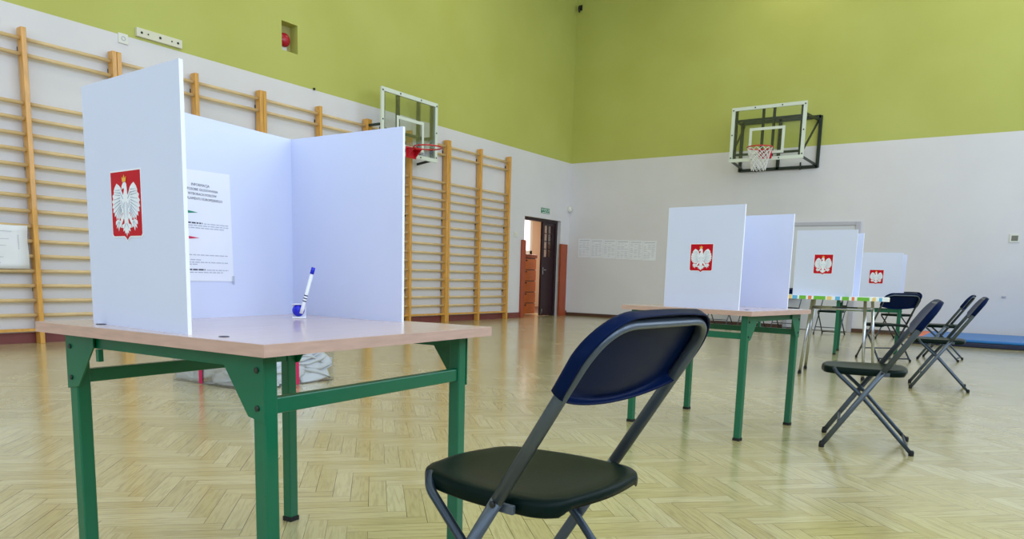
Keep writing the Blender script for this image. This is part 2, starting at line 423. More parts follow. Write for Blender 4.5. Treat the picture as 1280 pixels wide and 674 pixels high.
WB = ['wooden wall bars unit at the left edge, a paper sheet hung over its rungs',
      'second wooden wall bars unit from the left, rising behind the nearest voting booth',
      'wooden wall bars unit behind the nearest booth, its tops showing over the back panel',
      'wooden wall bars unit behind the side basketball hoop',
      'wooden wall bars unit nearest the doorway, right-hand end of the row']
for i in range(5):
    wall_bars(PY[2*i:2*i+3], WB[i], i > 0, i < 4)

# paper sheet over the rungs
bm = bmesh.new(); n = 8
rows = []
for j in range(n+1):
    z = .81+(1.268-.81)*j/n
    rows.append([bm.verts.new((.116+.004*math.sin(j*1.1+i*.7), 2.98+(.672)*i/6+(.004*math.sin(j)), z+(.004 if i == 6 else 0))) for i in range(7)])
for a, b in zip(rows, rows[1:]):
    for i in range(6): bm.faces.new((a[i], a[i+1], b[i+1], b[i]))
nt_ = obj('notice_sheet', bm, M['paper'], smooth=True)
md = nt_.modifiers.new('thick', 'SOLIDIFY'); md.thickness = .002
tag(nt_, 'large white paper sheet hung sideways on the wall bars at the left edge', 'notice')
bm = bmesh.new()
for k in range(7): bx(bm, .1215, .1225, 3.555, 3.562, 1.02+k*.022, 1.034+k*.022)
for k, (y0, z) in enumerate(((3.1, 1.2), (3.12, 1.12), (3.1, 1.05), (3.16, .93), (3.12, .87))): bx(bm, .1215, .1222, y0, 3.5-.03*k, z, z+.004)
obj('printed_lines', bm, M['ink_grey'], nt_)

# ------------------------------------------------------------------ small things on the left wall
def socket(name, loc, rot, label, cat, s=.085):
    t = thing(name, label, cat, loc, rot)          # faces local -Y
    obj('cover_plate', box(-s/2, s/2, -.014, 0, -s/2, s/2), M['plastic'], t, bevel=.004)
    return t
t = socket('wall_socket', (0, 4.85, 3.515), PI/2, 'white wall socket high up above the wall bars, left of the batten', 'socket', .115)
bm = bmesh.new(); lathe(bm, [(.026, 0), (.026, .006), (.018, .006), (.018, -.002)], 16)
bmesh.ops.rotate(bm, verts=bm.verts, cent=(0, 0, 0), matrix=Matrix.Rotation(PI/2, 3, 'X')); bmesh.ops.translate(bm, verts=bm.verts, vec=(.0, -.012, 0))
obj('socket_well', bm, M['alu'], t)
t = thing('fixing_batten', 'long cream batten with dark bolt heads screwed to the wall above the wall bars', 'batten', (0, 5.29, 3.635))
obj('board', box(-.004, .04, -.29, .29, -.05, .05), M['batten'], t, bevel=.004)
for y, r in ((-.23, .013), (-.15, .008), (0, .014), (.15, .008), (.23, .013)):
    bm = bmesh.new(); lathe(bm, [(r, 0), (r, .008), (r*.6, .011)], 10)
    bmesh.ops.rotate(bm, verts=bm.verts, cent=(0, 0, 0), matrix=Matrix.Rotation(PI/2, 3, 'Y'))
    obj('bolt', bm, M['black'], t, loc=(.04, y, 0))
t = thing('alarm_bell', 'round red alarm bell inside the square recess high on the left wall', 'alarm', (-.16, 7.262, 4.165))
bm = bmesh.new(); lathe(bm, [(.05, 0), (.09, .01), (.098, .04), (.09, .07), (.06, .095), (.02, .105)], 20)
bmesh.ops.rotate(bm, verts=bm.verts, cent=(0, 0, 0), matrix=Matrix.Rotation(PI/2, 3, 'Y'))
obj('gong', bm, mat('alarm_red', (176, 12, 44), .25), t, smooth=True)
obj('mounting_box', box(0, .03, -.06, .06, -.17, -.08), M['plastic'], t, bevel=.004)
o = obj('wall_hook', box(0, .03, -.012, .012, -.015, .015), M['black'], loc=(0, 7.696, 3.566), bevel=.003)
tag(o, 'tiny dark hook on the left wall, just left of the side basketball hoop', 'hook')
t = thing('exit_sign', 'small green exit sign with white lettering above the doorway', 'sign', (0, 14.31, 2.376))
obj('sign_plate', box(0, .012, -.175, .175, -.058, .058), M['exit'], t, bevel=.003)

def text_mesh(body, size, align='CENTER', extrude=.0):
    cu = bpy.data.curves.new('txt', 'FONT'); cu.body = body; cu.size = size; cu.align_x = align; cu.align_y = 'CENTER'; cu.extrude = extrude
    cu.resolution_u = 2
    tmp = bpy.data.objects.new('txt', cu); COL.objects.link(tmp)
    bpy.context.view_layer.update()
    me = bpy.data.meshes.new_from_object(tmp.evaluated_get(bpy.context.evaluated_depsgraph_get()))
    COL.objects.unlink(tmp); bpy.data.objects.remove(tmp); bpy.data.curves.remove(cu)
    b = bmesh.new(); b.from_mesh(me); bpy.data.meshes.remove(me); return b
def place_text(body, size, parent, name, m, origin, right, up, align='CENTER', kx=1.0, extrude=.0006):
    b = text_mesh(body, size, align, extrude)
    R, Uv = Vector(right).normalized(), Vector(up).normalized(); N = R.cross(Uv)
    for v in b.verts: v.co = Vector(origin)+R*(v.co.x*kx)+Uv*v.co.y+N*v.co.z
    return obj(name, b, m, parent)
place_text('WYJŚCIE', .085, t, 'lettering', M['white'], (.013, 0, .012), (0, 1, 0), (0, 0, 1))
obj('white_line', box(.012, .0135, -.15, .15, -.048, -.036), M['white'], t)
t = socket('light_switch', (0, 13.14, 1.78), PI/2, 'small white light switch on the wall left of the doorway', 'switch', .11)
obj('rocker', box(-.028, .028, -.019, -.012, -.03, .03), M['batten'], t)
t = thing('motion_sensor', 'rounded white motion sensor in the corner beside the exit sign', 'sensor', (.03, 15.34, 2.5))
bm = bmesh.new(); bmesh.ops.create_uvsphere(bm, u_segments=16, v_segments=10, radius=1)
for v in bm.verts: v.co = Vector((v.co.x*.06, v.co.y*.05, v.co.z*.075))
obj('housing', bm, M['plastic'], t, smooth=True)
obj('lens', box(.03, .062, -.03, .01, -.045, .0), M['white'], t, bevel=.006)
t = thing('corner_hook', 'small black hook fixed high up in the corner of the two walls', 'hook', (.1, YB, 6.97))
bm = bmesh.new(); tube(bm, round_pts([(0, 0, .05), (0, -.07, .04), (0, -.09, -.05), (0, -.05, -.08)], .03), .022, 8, (1, 0, 0))
obj('arm', bm, M['black'], t, smooth=True)
obj('wall_plate', box(-.04, .04, -.012, 0, -.04, .08), M['black'], t)

# ------------------------------------------------------------------ things on the back wall
t = socket('wall_socket', (8.83, YB, 1.77), 0, 'square wall socket on the white back wall near the right edge', 'socket', .15)
obj('socket_well', box(-.045, .05, -.017, -.012, -.045, .045), mat('socket_grey', (120, 120, 108), .6), t)
o = obj('wall_button', box(-.03, .03, -.02, 0, -.018, .018), M['alu'], loc=(8.78, YB, .772), bevel=.006)
tag(o, 'small grey round button low on the back wall above the gym mat', 'knob')
ORD = ['leftmost', 'second from left', 'third from left', 'fourth from left', 'fifth from left', 'rightmost']
for k in range(6):
    x0 = .285+k*.331
    o = obj('notice_sheet', box(0, .318, -.004, .003, 0, .43), M['paper'], loc=(x0, YB, 1.385-.012*k))
    tag(o, '%s of the six printed white sheets in a row on the back wall' % ORD[k], 'notice', 'row of notices on the back wall')
    bm = bmesh.new()
    r = random.Random(k)
    bx(bm, .03, .29, -.0052, -.004, .385, .397)
    for c in range(3):
        for j in range(11):
            if r.random() < .85: bx(bm, .025+c*.095, .025+c*.095+.05+.035*r.random(), -.0052, -.004, .05+j*.029, .056+j*.029)
    obj('printed_lines', bm, M['ink_grey'], o)

# ------------------------------------------------------------------ basketball hoops
def net_mesh(bm, c, r0, r1, h, n=12, rows=4, th=.006):
    for k in range(n):
        for sgn in (1, -1):
            pts = []
            for j in range(rows*2+1):
                f = j/(rows*2); rr = r0+(r1-r0)*f**.7; a = 2*PI*(k+sgn*j*.5)/n
                pts.append((c[0]+rr*math.cos(a), c[1]+rr*math.sin(a), c[2]-h*f))
            tube(bm, pts, th, 4)
def hoop(label, loc, rot, W, H, reach, vx, net, wall_frame, rim_z, wf_shift=0.):
    """local: board in the plane y=0, front towards -Y, origin at the middle of the board's lower edge; wall at y=reach"""
    t = thing('basketball_hoop', label, 'basketball hoop', loc, rot)
    f = .062
    bd = obj('backboard', box(-W/2+.01, W/2-.01, -.006, .006, .01, H-.01), M['glass'], t)
    bm = bmesh.new()
    for a in ((-W/2, -W/2+f), (W/2-f, W/2)): bx(bm, a[0], a[1], -.014, .014, 0, H)
    bx(bm, -W/2+f, W/2-f, -.014, .014, 0, f); bx(bm, -W/2+f, W/2-f, -.014, .014, H-f, H)
    fr = obj('board_frame', bm, M['hoop_white'], bd)
    iw, i0, i1, g = .33, .12, .61, .05
    bm = bmesh.new()
    for a in ((-iw, -iw+g), (iw-g, iw)): bx(bm, a[0], a[1], -.012, -.006, i0, i1)
    bx(bm, -iw+g, iw-g, -.012, -.006, i0, i0+g); bx(bm, -iw+g, iw-g, -.012, -.006, i1-g, i1)
    obj('target_square', bm, M['hoop_white'], bd)
    bm = bmesh.new()
    for x, z in ((-W/2+.03, .08), (-W/2+.03, H/2), (-W/2+.03, H-.05), (W/2-.03, .08), (W/2-.03, H/2), (W/2-.03, H-.05), (-.25, H-.03), (.25, H-.03), (-.25, .03), (.25, .03)):
        bx(bm, x-.011, x+.011, -.02, .014, z-.011, z+.011)
    obj('bolt', bm, M['black'], bd)
    # steel carcass behind the board
    bm = bmesh.new()
    for x in (-W/2+.085, -vx, vx, W/2-.085):
        bar(bm, (x, .045, .03), (x, .045, H-.05), .04, .06, (0, 1, 0))
    for z in ((.14, .76*H) if wall_frame else (.36,)): bar(bm, (-W/2+.03, .045, z), (W/2-.03, .045, z), .04, .04)
    obj('support_frame', bm, M['steel_dark'], t)
    sx = W/2-.03
    for x in (-sx, sx):
        bm = bmesh.new(); wx = x*1.08+wf_shift
        if wall_frame:
            bar(bm, (x, .02, .03), (wx, reach-.03, .0), .035, .035)
            bar(bm, (x, .02, H*.79), (wx, reach-.03, H*.82), .035, .035)
            bar(bm, (wx, reach-.04, H*.8), (x, .06, .16), .028, .028)
        else:
            bar(bm, (x, .05, .42), (x, reach, .42), .035, .035)
            obj('arm', bm, M['steel_dark'], t); bm = bmesh.new()
            bar(bm, (x, .05, .05), (x, reach, .0), .035, .035)
        obj('arm', bm, M['steel_dark'], t)
    if wall_frame:
        bm = bmesh.new(); a, b = -W/2-.06+wf_shift, W/2+.06+wf_shift
        for x in (a, b, wf_shift): bar(bm, (x, reach-.02, -.06), (x, reach-.02, .9*H), .06, .04, (0, 1, 0))
        for z in (-.04, .88*H): bar(bm, (a, reach-.02, z), (b, reach-.02, z), .04, .06)
        for x in (-.4, .45): bar(bm, (x, reach-.07, -.09), (x, reach-.07, .05), .025, .025, (0, 1, 0))
        obj('wall_frame', bm, M['steel_dark'], t)
    r = .228
    bm = bmesh.new(); cy = -.16-r
    tube(bm, [(r*math.cos(2*PI*k/28), cy+r*math.sin(2*PI*k/28), rim_z) for k in range(28)], .0115, 8, (0, 0, 1), closed=True)
    for x in (-.1, .1): tube(bm, [(x, -.02, rim_z-.005), (x*.9, cy+r*.92, rim_z-.003)], .011, 6)
    rim = obj('rim', bm, M['hoop_red'], t, smooth=True)
    bm = bmesh.new(); bx(bm, -.12, .12, -.03, -.012, rim_z-.15, rim_z+.03)
    prism(bm, [(-.1, -.03, rim_z-.015), (-.1, -.17, rim_z-.015), (-.1, -.03, rim_z-.14)], (.02, 0, 0)); prism(bm, [(.08, -.03, rim_z-.015), (.08, -.17, rim_z-.015), (.08, -.03, rim_z-.14)], (.02, 0, 0))
    bx(bm, -.1, .1, -.17, -.03, rim_z-.018, rim_z-.008)
    obj('mounting_plate', bm, M['hoop_red'], rim)
    if net:
        bm = bmesh.new(); net_mesh(bm, (0, cy, rim_z-.01), r, .125, .40); obj('net', bm, M['net'], t)
    return t
hoop('wall-mounted glass basketball hoop with white net on the back wall', (4.762, 14.5, 3.2), 0, 1.385, 1.015, YB-14.5, .1, True, True, .175)
hoop('side basketball hoop with bare red rim above the wall bars on the left wall', (.42, 9.36, 2.797), PI/2, 1.36, .985, .42, .25, False, False, .13)

# ------------------------------------------------------------------ folding chairs
K = .637                                             # back tubes: local x = K*z - .22, chair faces local -X
def tx(z): return K*z-.22
def seat_outline(n=10):
    P = []
    cs = [(-.012, -.172, .075), (-.012, .172, .075), (.388, .182, .07), (.388, -.182, .07)]
    # corner centres with radii, counter-clockwise from front -Y corner
    for (x, y, r), a0 in zip(cs, (PI, PI/2, 0, -PI/2)):
        sx, sy = (1 if x < .1 else -1), (1 if y < 0 else -1)
        cx, cy = x+sx*r, y+sy*r
        # sweep
        for k in range(n+1):
            t = a0 - (PI/2)*k/n + (PI/2 if False else 0)
            P.append((cx, cy, r, t))
    return P
def chair_seat():
    bm = bmesh.new()
    n = 9; out = []
    W0, W1, x0, x1 = .176, .190, -.018, .388
    corners = [((x0, -W0), (1, 1), .08), ((x1, -W1), (-1, 1), .075), ((x1, W1), (-1, -1), .075), ((x0, W0), (1, -1), .08)]
    start = [PI, -PI/2, 0, PI/2]
    for ((x, y), (sx, sy), r), a in zip(corners, start):
        for k in range(n+1):
            t = a+(PI/2)*k/n
            out.append((x+sx*r+r*math.cos(t), y+sy*r+r*math.sin(t)))
        # intermediate points towards next corner for bowed edges
    # densify straight edges and bow them outward slightly
    dense = []
    for i, p in enumerate(out):
        q = out[(i+1) % len(out)]; dense.append(p)
        L_ = math.hypot(q[0]-p[0], q[1]-p[1])
        if L_ > .06:
            nx, ny = (q[1]-p[1])/L_, -(q[0]-p[0])/L_
            for k in range(1, 9):
                t = k/9; bow = .012*math.sin(PI*t)
                dense.append((p[0]+(q[0]-p[0])*t+nx*bow, p[1]+(q[1]-p[1])*t+ny*bow))
    cx = (x0+x1)/2
    def zt(x, y):
        u = (x-x0)/(x1-x0)
        z = .438+.002*u - .012*math.sin(PI*min(1, max(0, u)))*(1-(y/.2)**2)
        return z
    def ring(s, dz, dx=0):
        return [bm.verts.new((cx+(x-cx)*s-.22, y*s, zt(cx+(x-cx)*s, y*s)+dz)) for x, y in dense]
    rear = lambda x: max(0, (x-.33)/.06)
    R = [ring(.25, 0), ring(.5, 0), ring(.75, 0), ring(.9, .001), ring(.965, -.001), ring(.99, -.006), ring(1.0, -.016), ring(1.0, -.024), ring(.996, -.034), ring(.985, -.037), ring(.96, -.031), ring(.93, -.016), ring(.5, -.014)]
    # the rim is cut away in the middle of the back edge
    for j in (8, 9, 10):
        for v, (x, y) in zip(R[j], dense):
            if x > .37 and abs(y) < .15: v.co.z += .018*min(1, (.15-abs(y))/.03)
    N = len(dense)
    for a, b in zip(R, R[1:]):
        for k in range(N): bm.faces.new((a[k], a[(k+1) % N], b[(k+1) % N], b[k]))
    bm.faces.new(R[0]); bm.faces.new(R[-1][::-1])
    return bm
SD = Vector((.537, 0, .8436)); SN = Vector((-.8436, 0, .537))     # along the back tubes, and forward normal
BT = Vector((tx(.655), 0, .655))                                # lower end of the back shell
def back_outline():
    """(w, t) outline of the back shell, t measured along the tubes"""
    P = []
    hw, top = .236, .178
    r = .10
    n = 12
    for k in range(n+1):                                          # top right corner
        a = PI/2*k/n; P.append((hw-r+r*math.cos(a)-.012*(k/n), top-r*1.0+r*math.sin(a)))
    for k in range(1, 8): P.append(((hw-r-.012)*(1-k/4), top+.004*math.sin(PI*k/8)))
    for k in range(n+1):
        a = PI/2+PI/2*k/n; P.append((-(hw-r)+r*math.cos(a)+.012*(1-k/n), top-r+r*math.sin(a)))
    for k in range(1, 4): P.append((-hw+.004*k/4, (top-r)*(1-k/4)))
    # lower edge bows downwards between the tubes
    m = 16
    for k in range(m+1):
        w = -.232+.464*k/m; P.append((w, -.036*(1-(w/.232)**2)**.8 if abs(w) < .232 else 0))
    for k in range(1, 4): P.append((hw-.004*(1-k/4), (top-r)*k/4))
    return P
def chair_back():
    bm = bmesh.new(); O = back_outline(); N = len(O); c = (0, .075)
    def ring(s, dep, off=0.):
        out = []
        for w, t in O:
            ww, tt = c[0]+(w-c[0])*s, c[1]+(t-c[1])*s
            curve = -.018*(1-(ww/.236)**2)*(1 if True else 0)       # the front is hollowed towards the sitter's back
            out.append(bm.verts.new(BT+SD*tt+Vector((0, ww, 0))+SN*(dep+curve*off)))
        return out
    # front skin, wrapped rim, hollow rear
    R = [ring(.3, .027, 1), ring(.6, .027, 1), ring(.85, .026, 1), ring(.95, .024, .9), ring(.99, .018, .5), ring(1.0, .009, .2), ring(1.0, -.006, 0), ring(.995, -.010, 0), ring(.978, -.010, 0), ring(.972, -.004, 0),
         ring(.966, .009, .2), ring(.94, .017, .7), ring(.85, .020, 1), ring(.6, .021, 1), ring(.3, .021, 1)]
    for a, b in zip(R, R[1:]):
        for k in range(N): bm.faces.new((a[k], a[(k+1) % N], b[(k+1) % N], b[k]))
    bm.faces.new(R[0]); bm.faces.new(R[-1][::-1])
    return bm
HW = .218
def make_chair(label):
    t = thing('folding_chair', label, 'chair')
    obj('seat', chair_seat(), M['chair_seat'], t, smooth=True)
    obj('backrest', chair_back(), M['chair_back'], t, smooth=True)
    zs = .43
    # upper back frame: inverted U of flat tube, hidden inside the shell's rim at the top
    def pt(w, s, dep=0.): return BT+SD*s+Vector((0, w, 0))+SN*dep
    bm = bmesh.new()
    path = [Vector((tx(zs), -HW, zs)), pt(-HW+.001, .157), pt(HW-.001, .157), Vector((tx(zs), HW, zs))]
    tube(bm, round_pts(path, .10, 12), .0145, 12, SN, .0085)
    obj('back_frame', bm, M['tube'], t, smooth=True)
    for s in (-1, 1):
        bm = bmesh.new(); tube(bm, [(tx(.012), s*HW, .012), (tx(.2), s*HW, .2), (tx(zs), s*HW, zs)], .0085, 10, (0, 1, 0), .0145)
        lg = obj('leg', bm, M['tube'], t, smooth=True)
        bm = bmesh.new(); lathe(bm, [(.0125, 0), (.0145, .004), (.0145, .02), (.011, .034)], 12, (tx(.012)+.002, s*HW, 0)); obj('rubber_foot', bm, M['rubber'], lg, smooth=True)
        bm = bmesh.new()
        rl = [Vector((-.185, s*.165, .432)), Vector((-.165, s*.186, .405)), Vector((-.03, s*.192, .285)), Vector((.13, s*.196, .11)), Vector((.222, s*.198, .010))]
        tube(bm, round_pts(rl, .05, 5), .0105, 10, (0, 1, 0))
        lg = obj('leg', bm, M['tube_dark'], t, smooth=True)
        bm = bmesh.new(); lathe(bm, [(.012, 0), (.0135, .004), (.0135, .018), (.011, .028)], 12, (.221, s*.198, 0)); obj('rubber_foot', bm, M['rubber'], lg, smooth=True)
        bm = bmesh.new(); bx(bm, tx(.43)-.005, tx(.43)+.032, s*.2035-.005, s*.2035+.005, .405, .424)
        obj('seat_bracket', bm, M['tube'], t, bevel=.002)
        bm = bmesh.new(); lathe(bm, [(.007, 0), (.007, .004), (.004, .006)], 10)
        bmesh.ops.rotate(bm, verts=bm.verts, cent=(0, 0, 0), matrix=Matrix.Rotation(-s*PI/2, 3, 'X'))
        obj('bolt', bm, M['black'], t, loc=(tx(.425), s*(HW+.008), .425))
    bm = bmesh.new(); tube(bm, [(tx(.13), -HW, .13), (tx(.13), HW, .13)], .008, 8, (1, 0, 0)); obj('stretcher', bm, M['tube'], t, smooth=True)
    bm = bmesh.new(); tube(bm, [(.2, -.197, .034), (.2, .197, .034)], .008, 8, (1, 0, 0)); obj('stretcher', bm, M['tube_dark'], t, smooth=True)
    return t
def cpos(fx, fy, rot): return (fx+.22*math.cos(rot), fy+.22*math.sin(rot), 0)
CH = [
 # front-feet midpoint x, y, rotation
 (7.917, 1.369, -.08, 'black folding chair in the foreground, right of the nearest table, seen from behind'),
 (8.13, 4.38, .17, 'black folding chair beside the second table, seen side-on with crossed legs'),
 (8.245, 7.42, .12, 'black folding chair right of the striped-edge table, nearer of two overlapping side-on chairs'),
 (8.03, 10.54, -.06, 'black folding chair in front of the gym mat, farther of two overlapping side-on chairs'),
 (7.558, 10.03, -.86, 'black folding chair with blue-lit back, right of the striped-edge table, turned to the far booth'),
]
GROUP = 'black folding chairs around the voting tables'
c0 = make_chair(CH[0][3]); c0['group'] = GROUP
c0.location = cpos(*CH[0][:3]); c0.rotation_euler = (0, 0, CH[0][2])
for fx, fy, r, lb in CH[1:]: dup(c0, cpos(fx, fy, r), r, lb, GROUP)
WCH = [(3.93, 14.72, 1.50, 'leftmost folding chair against the back wall, legs seen under the second table'),
       (4.59, 14.72, 1.50, 'second folding chair from the left against the back wall, half hidden by a green leg'),
       (5.25, 14.72, 1.50, 'third folding chair from the left against the back wall, its back peeping between booths'),
       (6.20, 14.05, 1.48, 'folding chair in front of the white door, legs seen beneath the striped-edge table'),
       (7.22, 13.78, 1.05, 'rightmost folding chair of the back row, its back showing over the blue-lit chair')]
for fx, fy, r, lb in WCH: dup(c0, cpos(fx, fy, r), r, lb, 'folding chairs in a row along the back wall')

# ------------------------------------------------------------------ green school tables
TZ = .72
def school_table(label, loc, rot, w, d, ia, ib, swap, holes):
    """local frame: near corner at the origin, w along +X, d along +Y; aprons along Y unless swap"""
    t = thing('school_table', label, 'table', loc, rot, 'green-legged school tables')
    th = .026
    top = obj('tabletop', box(0, w, 0, d, TZ-th, TZ), M['laminate'], t)
    bm = bmesh.new(); e_ = .002
    for a in ((-e_, 0, -e_, d+e_), (w, w+e_, -e_, d+e_), (0, w, -e_, 0), (0, w, d, d+e_)): bx(bm, a[0], a[1], a[2], a[3], TZ-th, TZ-.0008)
    obj('edging', bm, M['edge'], top)
    for x, y in holes:
        bm = bmesh.new(); lathe(bm, [(.011, 0), (.011, .0012), (.006, .002)], 12, (x, y, TZ)); obj('screw_cap', bm, M['ink'], top)
    s = .036
    for x in (ia, w-ia):
        for y in (ib, d-ib):
            lg = obj('leg', box(x-s/2, x+s/2, y-s/2, y+s/2, .014, TZ-th), M['green'], t, bevel=.004)
            obj('foot_cap', box(x-s/2-.0015, x+s/2+.0015, y-s/2-.0015, y+s/2+.0015, 0, .016), M['rubber'], lg)
    za, zb = TZ-th-.034, TZ-th
    ends = ((ia, 1), (w-ia, -1)) if not swap else ((ib, 1), (d-ib, -1))
    lo, hi = (ib, d-ib) if not swap else (ia, w-ia)
    for c, sg in ends:
        bm = bmesh.new()
        def B(a0, a1, b0, b1, z0, z1):
            if not swap: bx(bm, a0, a1, b0, b1, z0, z1)
            else: bx(bm, b0, b1, a0, a1, z0, z1)
        B(c-.012, c+.012, lo+s/2, hi-s/2, za, zb)
        obj('apron', bm, M['green'], t)
        for p, q in ((lo, 1), (hi, -1)):
            bm = bmesh.new(); o_ = c-sg*(s/2+.003)
            prof = [(p-q*(s/2+.002), zb), (p+q*.105, zb), (p+q*.105, zb-.03), (p+q*.03, zb-.135), (p-q*(s/2+.002), zb-.145)]
            if not swap: prism(bm, [(o_, a, z) for a, z in prof], (sg*.004, 0, 0))
            else: prism(bm, [(a, o_, z) for a, z in prof], (0, sg*.004, 0))
            g = obj('gusset', bm, M['green'], t)
            for z in (zb-.035, zb-.115):
                bt = bmesh.new(); lathe(bt, [(.0065, -.002), (.0065, .003), (.004, .0045)], 10)
                bmesh.ops.rotate(bt, verts=bt.verts, cent=(0, 0, 0), matrix=Matrix.Rotation(-sg*PI/2, 3, 'Y') if not swap else Matrix.Rotation(sg*PI/2, 3, 'X'))
                obj('bolt', bt, M['steel_dark'], g, loc=(o_, p, z) if not swap else (p, o_, z))
    zr0, zr1 = .563, .598
    for c in ((ib, d-ib) if not swap else (ia, w-ia)):
        bm = bmesh.new()
        if not swap: bx(bm, ia+s/2, w-ia-s/2, c-.012, c+.012, zr0, zr1)
        else: bx(bm, c-.012, c+.012, ib+s/2, d-ib-s/2, zr0, zr1)
        obj('rail', bm, M['green'], t, bevel=.003)
    bm = bmesh.new()
    hx, hy = (ia-.02, d-ib-.13) if not swap else (ia+.13, ib-.02)
    bx(bm, hx-.006, hx+.006, hy-.006, hy+.006, za-.03, za); obj('bag_hook', bm, M['green'], t)
    return t
def tloc(rot, w): return rot
# table frames: X along e=(cos r, sin r), Y along g=(-sin r, cos r)
school_table('nearest green-legged table, carrying the biggest voting booth at the left', (7.766, .903, 0), 1.630, .82, .846, .062, .072, False, [(.055, .19), (.0585, .66)])
school_table('second green-legged table, middle of the hall behind the foreground chair', (7.816, 3.936, 0), 1.426, .824, .825, .068, .061, True, [(.2, .12)])
school_table('farthest green-legged table, mostly hidden behind the striped-edge table', (7.8735, 10.12, 0), 1.70, .84, .84, .07, .07, True, [])

# chrome table with a striped oilcloth edge
t = thing('folding_table', 'chrome-legged table whose edge shows green, yellow, blue and orange stripes', 'table', (7.35, 7.31, 0), .14)
SEG = [(7.199, 's_yellow'), (7.204, 's_white'), (7.249, 's_blue'), (7.266, 's_white'), (7.325, 's_green'), (7.344, 's_white'), (7.374, 's_orange'), (7.393, 's_white'), (7.495, 's_green'), (7.507, 's_white'), (7.549, 's_yellow'), (7.579, 's_white'), (7.620, 's_blue'), (7.638, 's_white'), (7.696, 's_green'), (7.719, 's_white'), (7.742, 's_orange'), (7.765, 's_white'), (7.867, 's_green'), (7.89, 's_white'), (7.918, 's_yellow'), (7.945, 's_white'), (7.971, 's_blue'), (8.03, 's_white')]
keys = ['s_green', 's_yellow', 's_blue', 's_orange', 's_white']
z0, z1, X0, X1, DD = .742, .773, -.6, .68, .72
bm = bmesh.new()
bx(bm, X0+.002, X1-.002, .002, DD-.002, z0, z1-.001, 4)
per = SEG[-1][0]-7.151
cuts = []
x = 7.151
for e_, kx in SEG: cuts.append((x, e_, keys.index(kx))); x = e_
for sh in (-per, 0):
    for a, b, mi in cuts:
        a0, b0 = max(X0, a+sh-7.35), min(X1, b+sh-7.35)
        if b0 > a0+1e-4:
            bx(bm, a0, b0, -.002, .03, z0-.002, z1, mi); bx(bm, a0, b0, DD-.03, DD+.002, z0-.002, z1, mi)
for xs in (X0-.003, X1-.0):
    yy = .03
    for a, b, mi in cuts:
        b0 = min(DD-.03, yy+(b-a))
        if b0 > yy+1e-4: bx(bm, xs, xs+.003, yy, b0, z0-.002, z1, mi)
        yy = b0
obj('tabletop', bm, [M[k] for k in keys], t)
legs = [((-.036, .30), (-.085, .22)), ((.452, .2), (.507, .105)), ((-.085, .62), (-.14, .70)), ((.452, .62), (.507, .70))]
def unrot(x, y): return (x*math.cos(.14)+(y+.04)*math.sin(.14), -x*math.sin(.14)+(y+.04)*math.cos(.14))
for (tx_, ty_), (fx_, fy_) in legs:
    (tx_, ty_), (fx_, fy_) = unrot(tx_, ty_), unrot(fx_, fy_)
    bm = bmesh.new(); tube(bm, [(tx_, ty_, z0), (fx_, fy_, .012)], .0145, 12, (1, 0, 0))
    lg = obj('leg', bm, M['chrome'], t, smooth=True)
    bm = bmesh.new(); lathe(bm, [(.017, 0), (.018, .02), (.015, .03)], 12, (fx_, fy_, 0)); obj('rubber_foot', bm, M['rubber'], lg)
for a, b in (((-.042, .29), (.458, .19)), ((-.092, .62), (.458, .62))):
    a, b = unrot(*a), unrot(*b)
    bm = bmesh.new(); tube(bm, [(a[0], a[1], .655), (b[0], b[1], .655)], .0115, 10, (0, 0, 1)); obj('stretcher', bm, M['chrome'], t, smooth=True)
bm = bmesh.new(); bx(bm, .2, .42, .21, .225, .662, .676); bx(bm, .29, .33, .2, .235, .668, .69); obj('folding_brace', bm, M['steel_dark'], t)

# ------------------------------------------------------------------ voting booths
def mir(P): return [(-x, y) for x, y in reversed(P)]
WING = [(.10, -.98), (.16, -.80), (.24, -.66), (.33, -.52), (.44, -.44), (.58, -.38), (.66, -.45), (.74, -.52), (.80, -.62), (.79, -.70), (.90, -.78), (.86, -.88), (.95, -.98), (.88, -1.05), (.95, -1.18), (.86, -1.20), (.90, -1.34), (.79, -1.33), (.80, -1.48), (.70, -1.43), (.67, -1.60), (.58, -1.48), (.52, -1.64), (.45, -1.48), (.38, -1.58), (.31, -1.40), (.18, -1.30)]
BODY = [(-.10, -.36), (.02, -.35), (.09, -.42), (.11, -.56), (.12, -.70), (.2, -.86), (.24, -1.10), (.22, -1.34), (.15, -1.54), (.09, -1.70), (-.09, -1.70), (-.15, -1.54), (-.22, -1.34), (-.24, -1.10), (-.2, -.86), (-.12, -.72), (-.06, -.6), (-.09, -.54), (-.16, -.56), (-.25, -.60), (-.22, -.48), (-.16, -.41)]
LEG = [(.11, -1.46), (.24, -1.38), (.40, -1.62), (.50, -1.60), (.60, -1.58), (.74, -1.64), (.75, -1.76), (.66, -1.72), (.70, -1.88), (.60, -1.80), (.55, -1.96), (.48, -1.80), (.38, -1.86), (.34, -1.74)]
TAIL = [(0, -1.58), (.12, -1.58), (.15, -1.72), (.30, -1.76), (.33, -1.86), (.22, -1.86), (.24, -1.98), (.13, -1.93), (.12, -2.06), (.05, -2.0), (0, -2.14)]
CROWN = [(-.15, -.35), (.07, -.34), (.10, -.17), (.02, -.24), (-.035, -.11), (-.10, -.24), (-.18, -.18)]
SHIELD = [(-1, 0), (1, 0), (1, -2.06), (.92, -2.13), (.2, -2.13), (.1, -2.17), (0, -2.26), (-.1, -2.17), (-.2, -2.13), (-.92, -2.13), (-1, -2.06)]
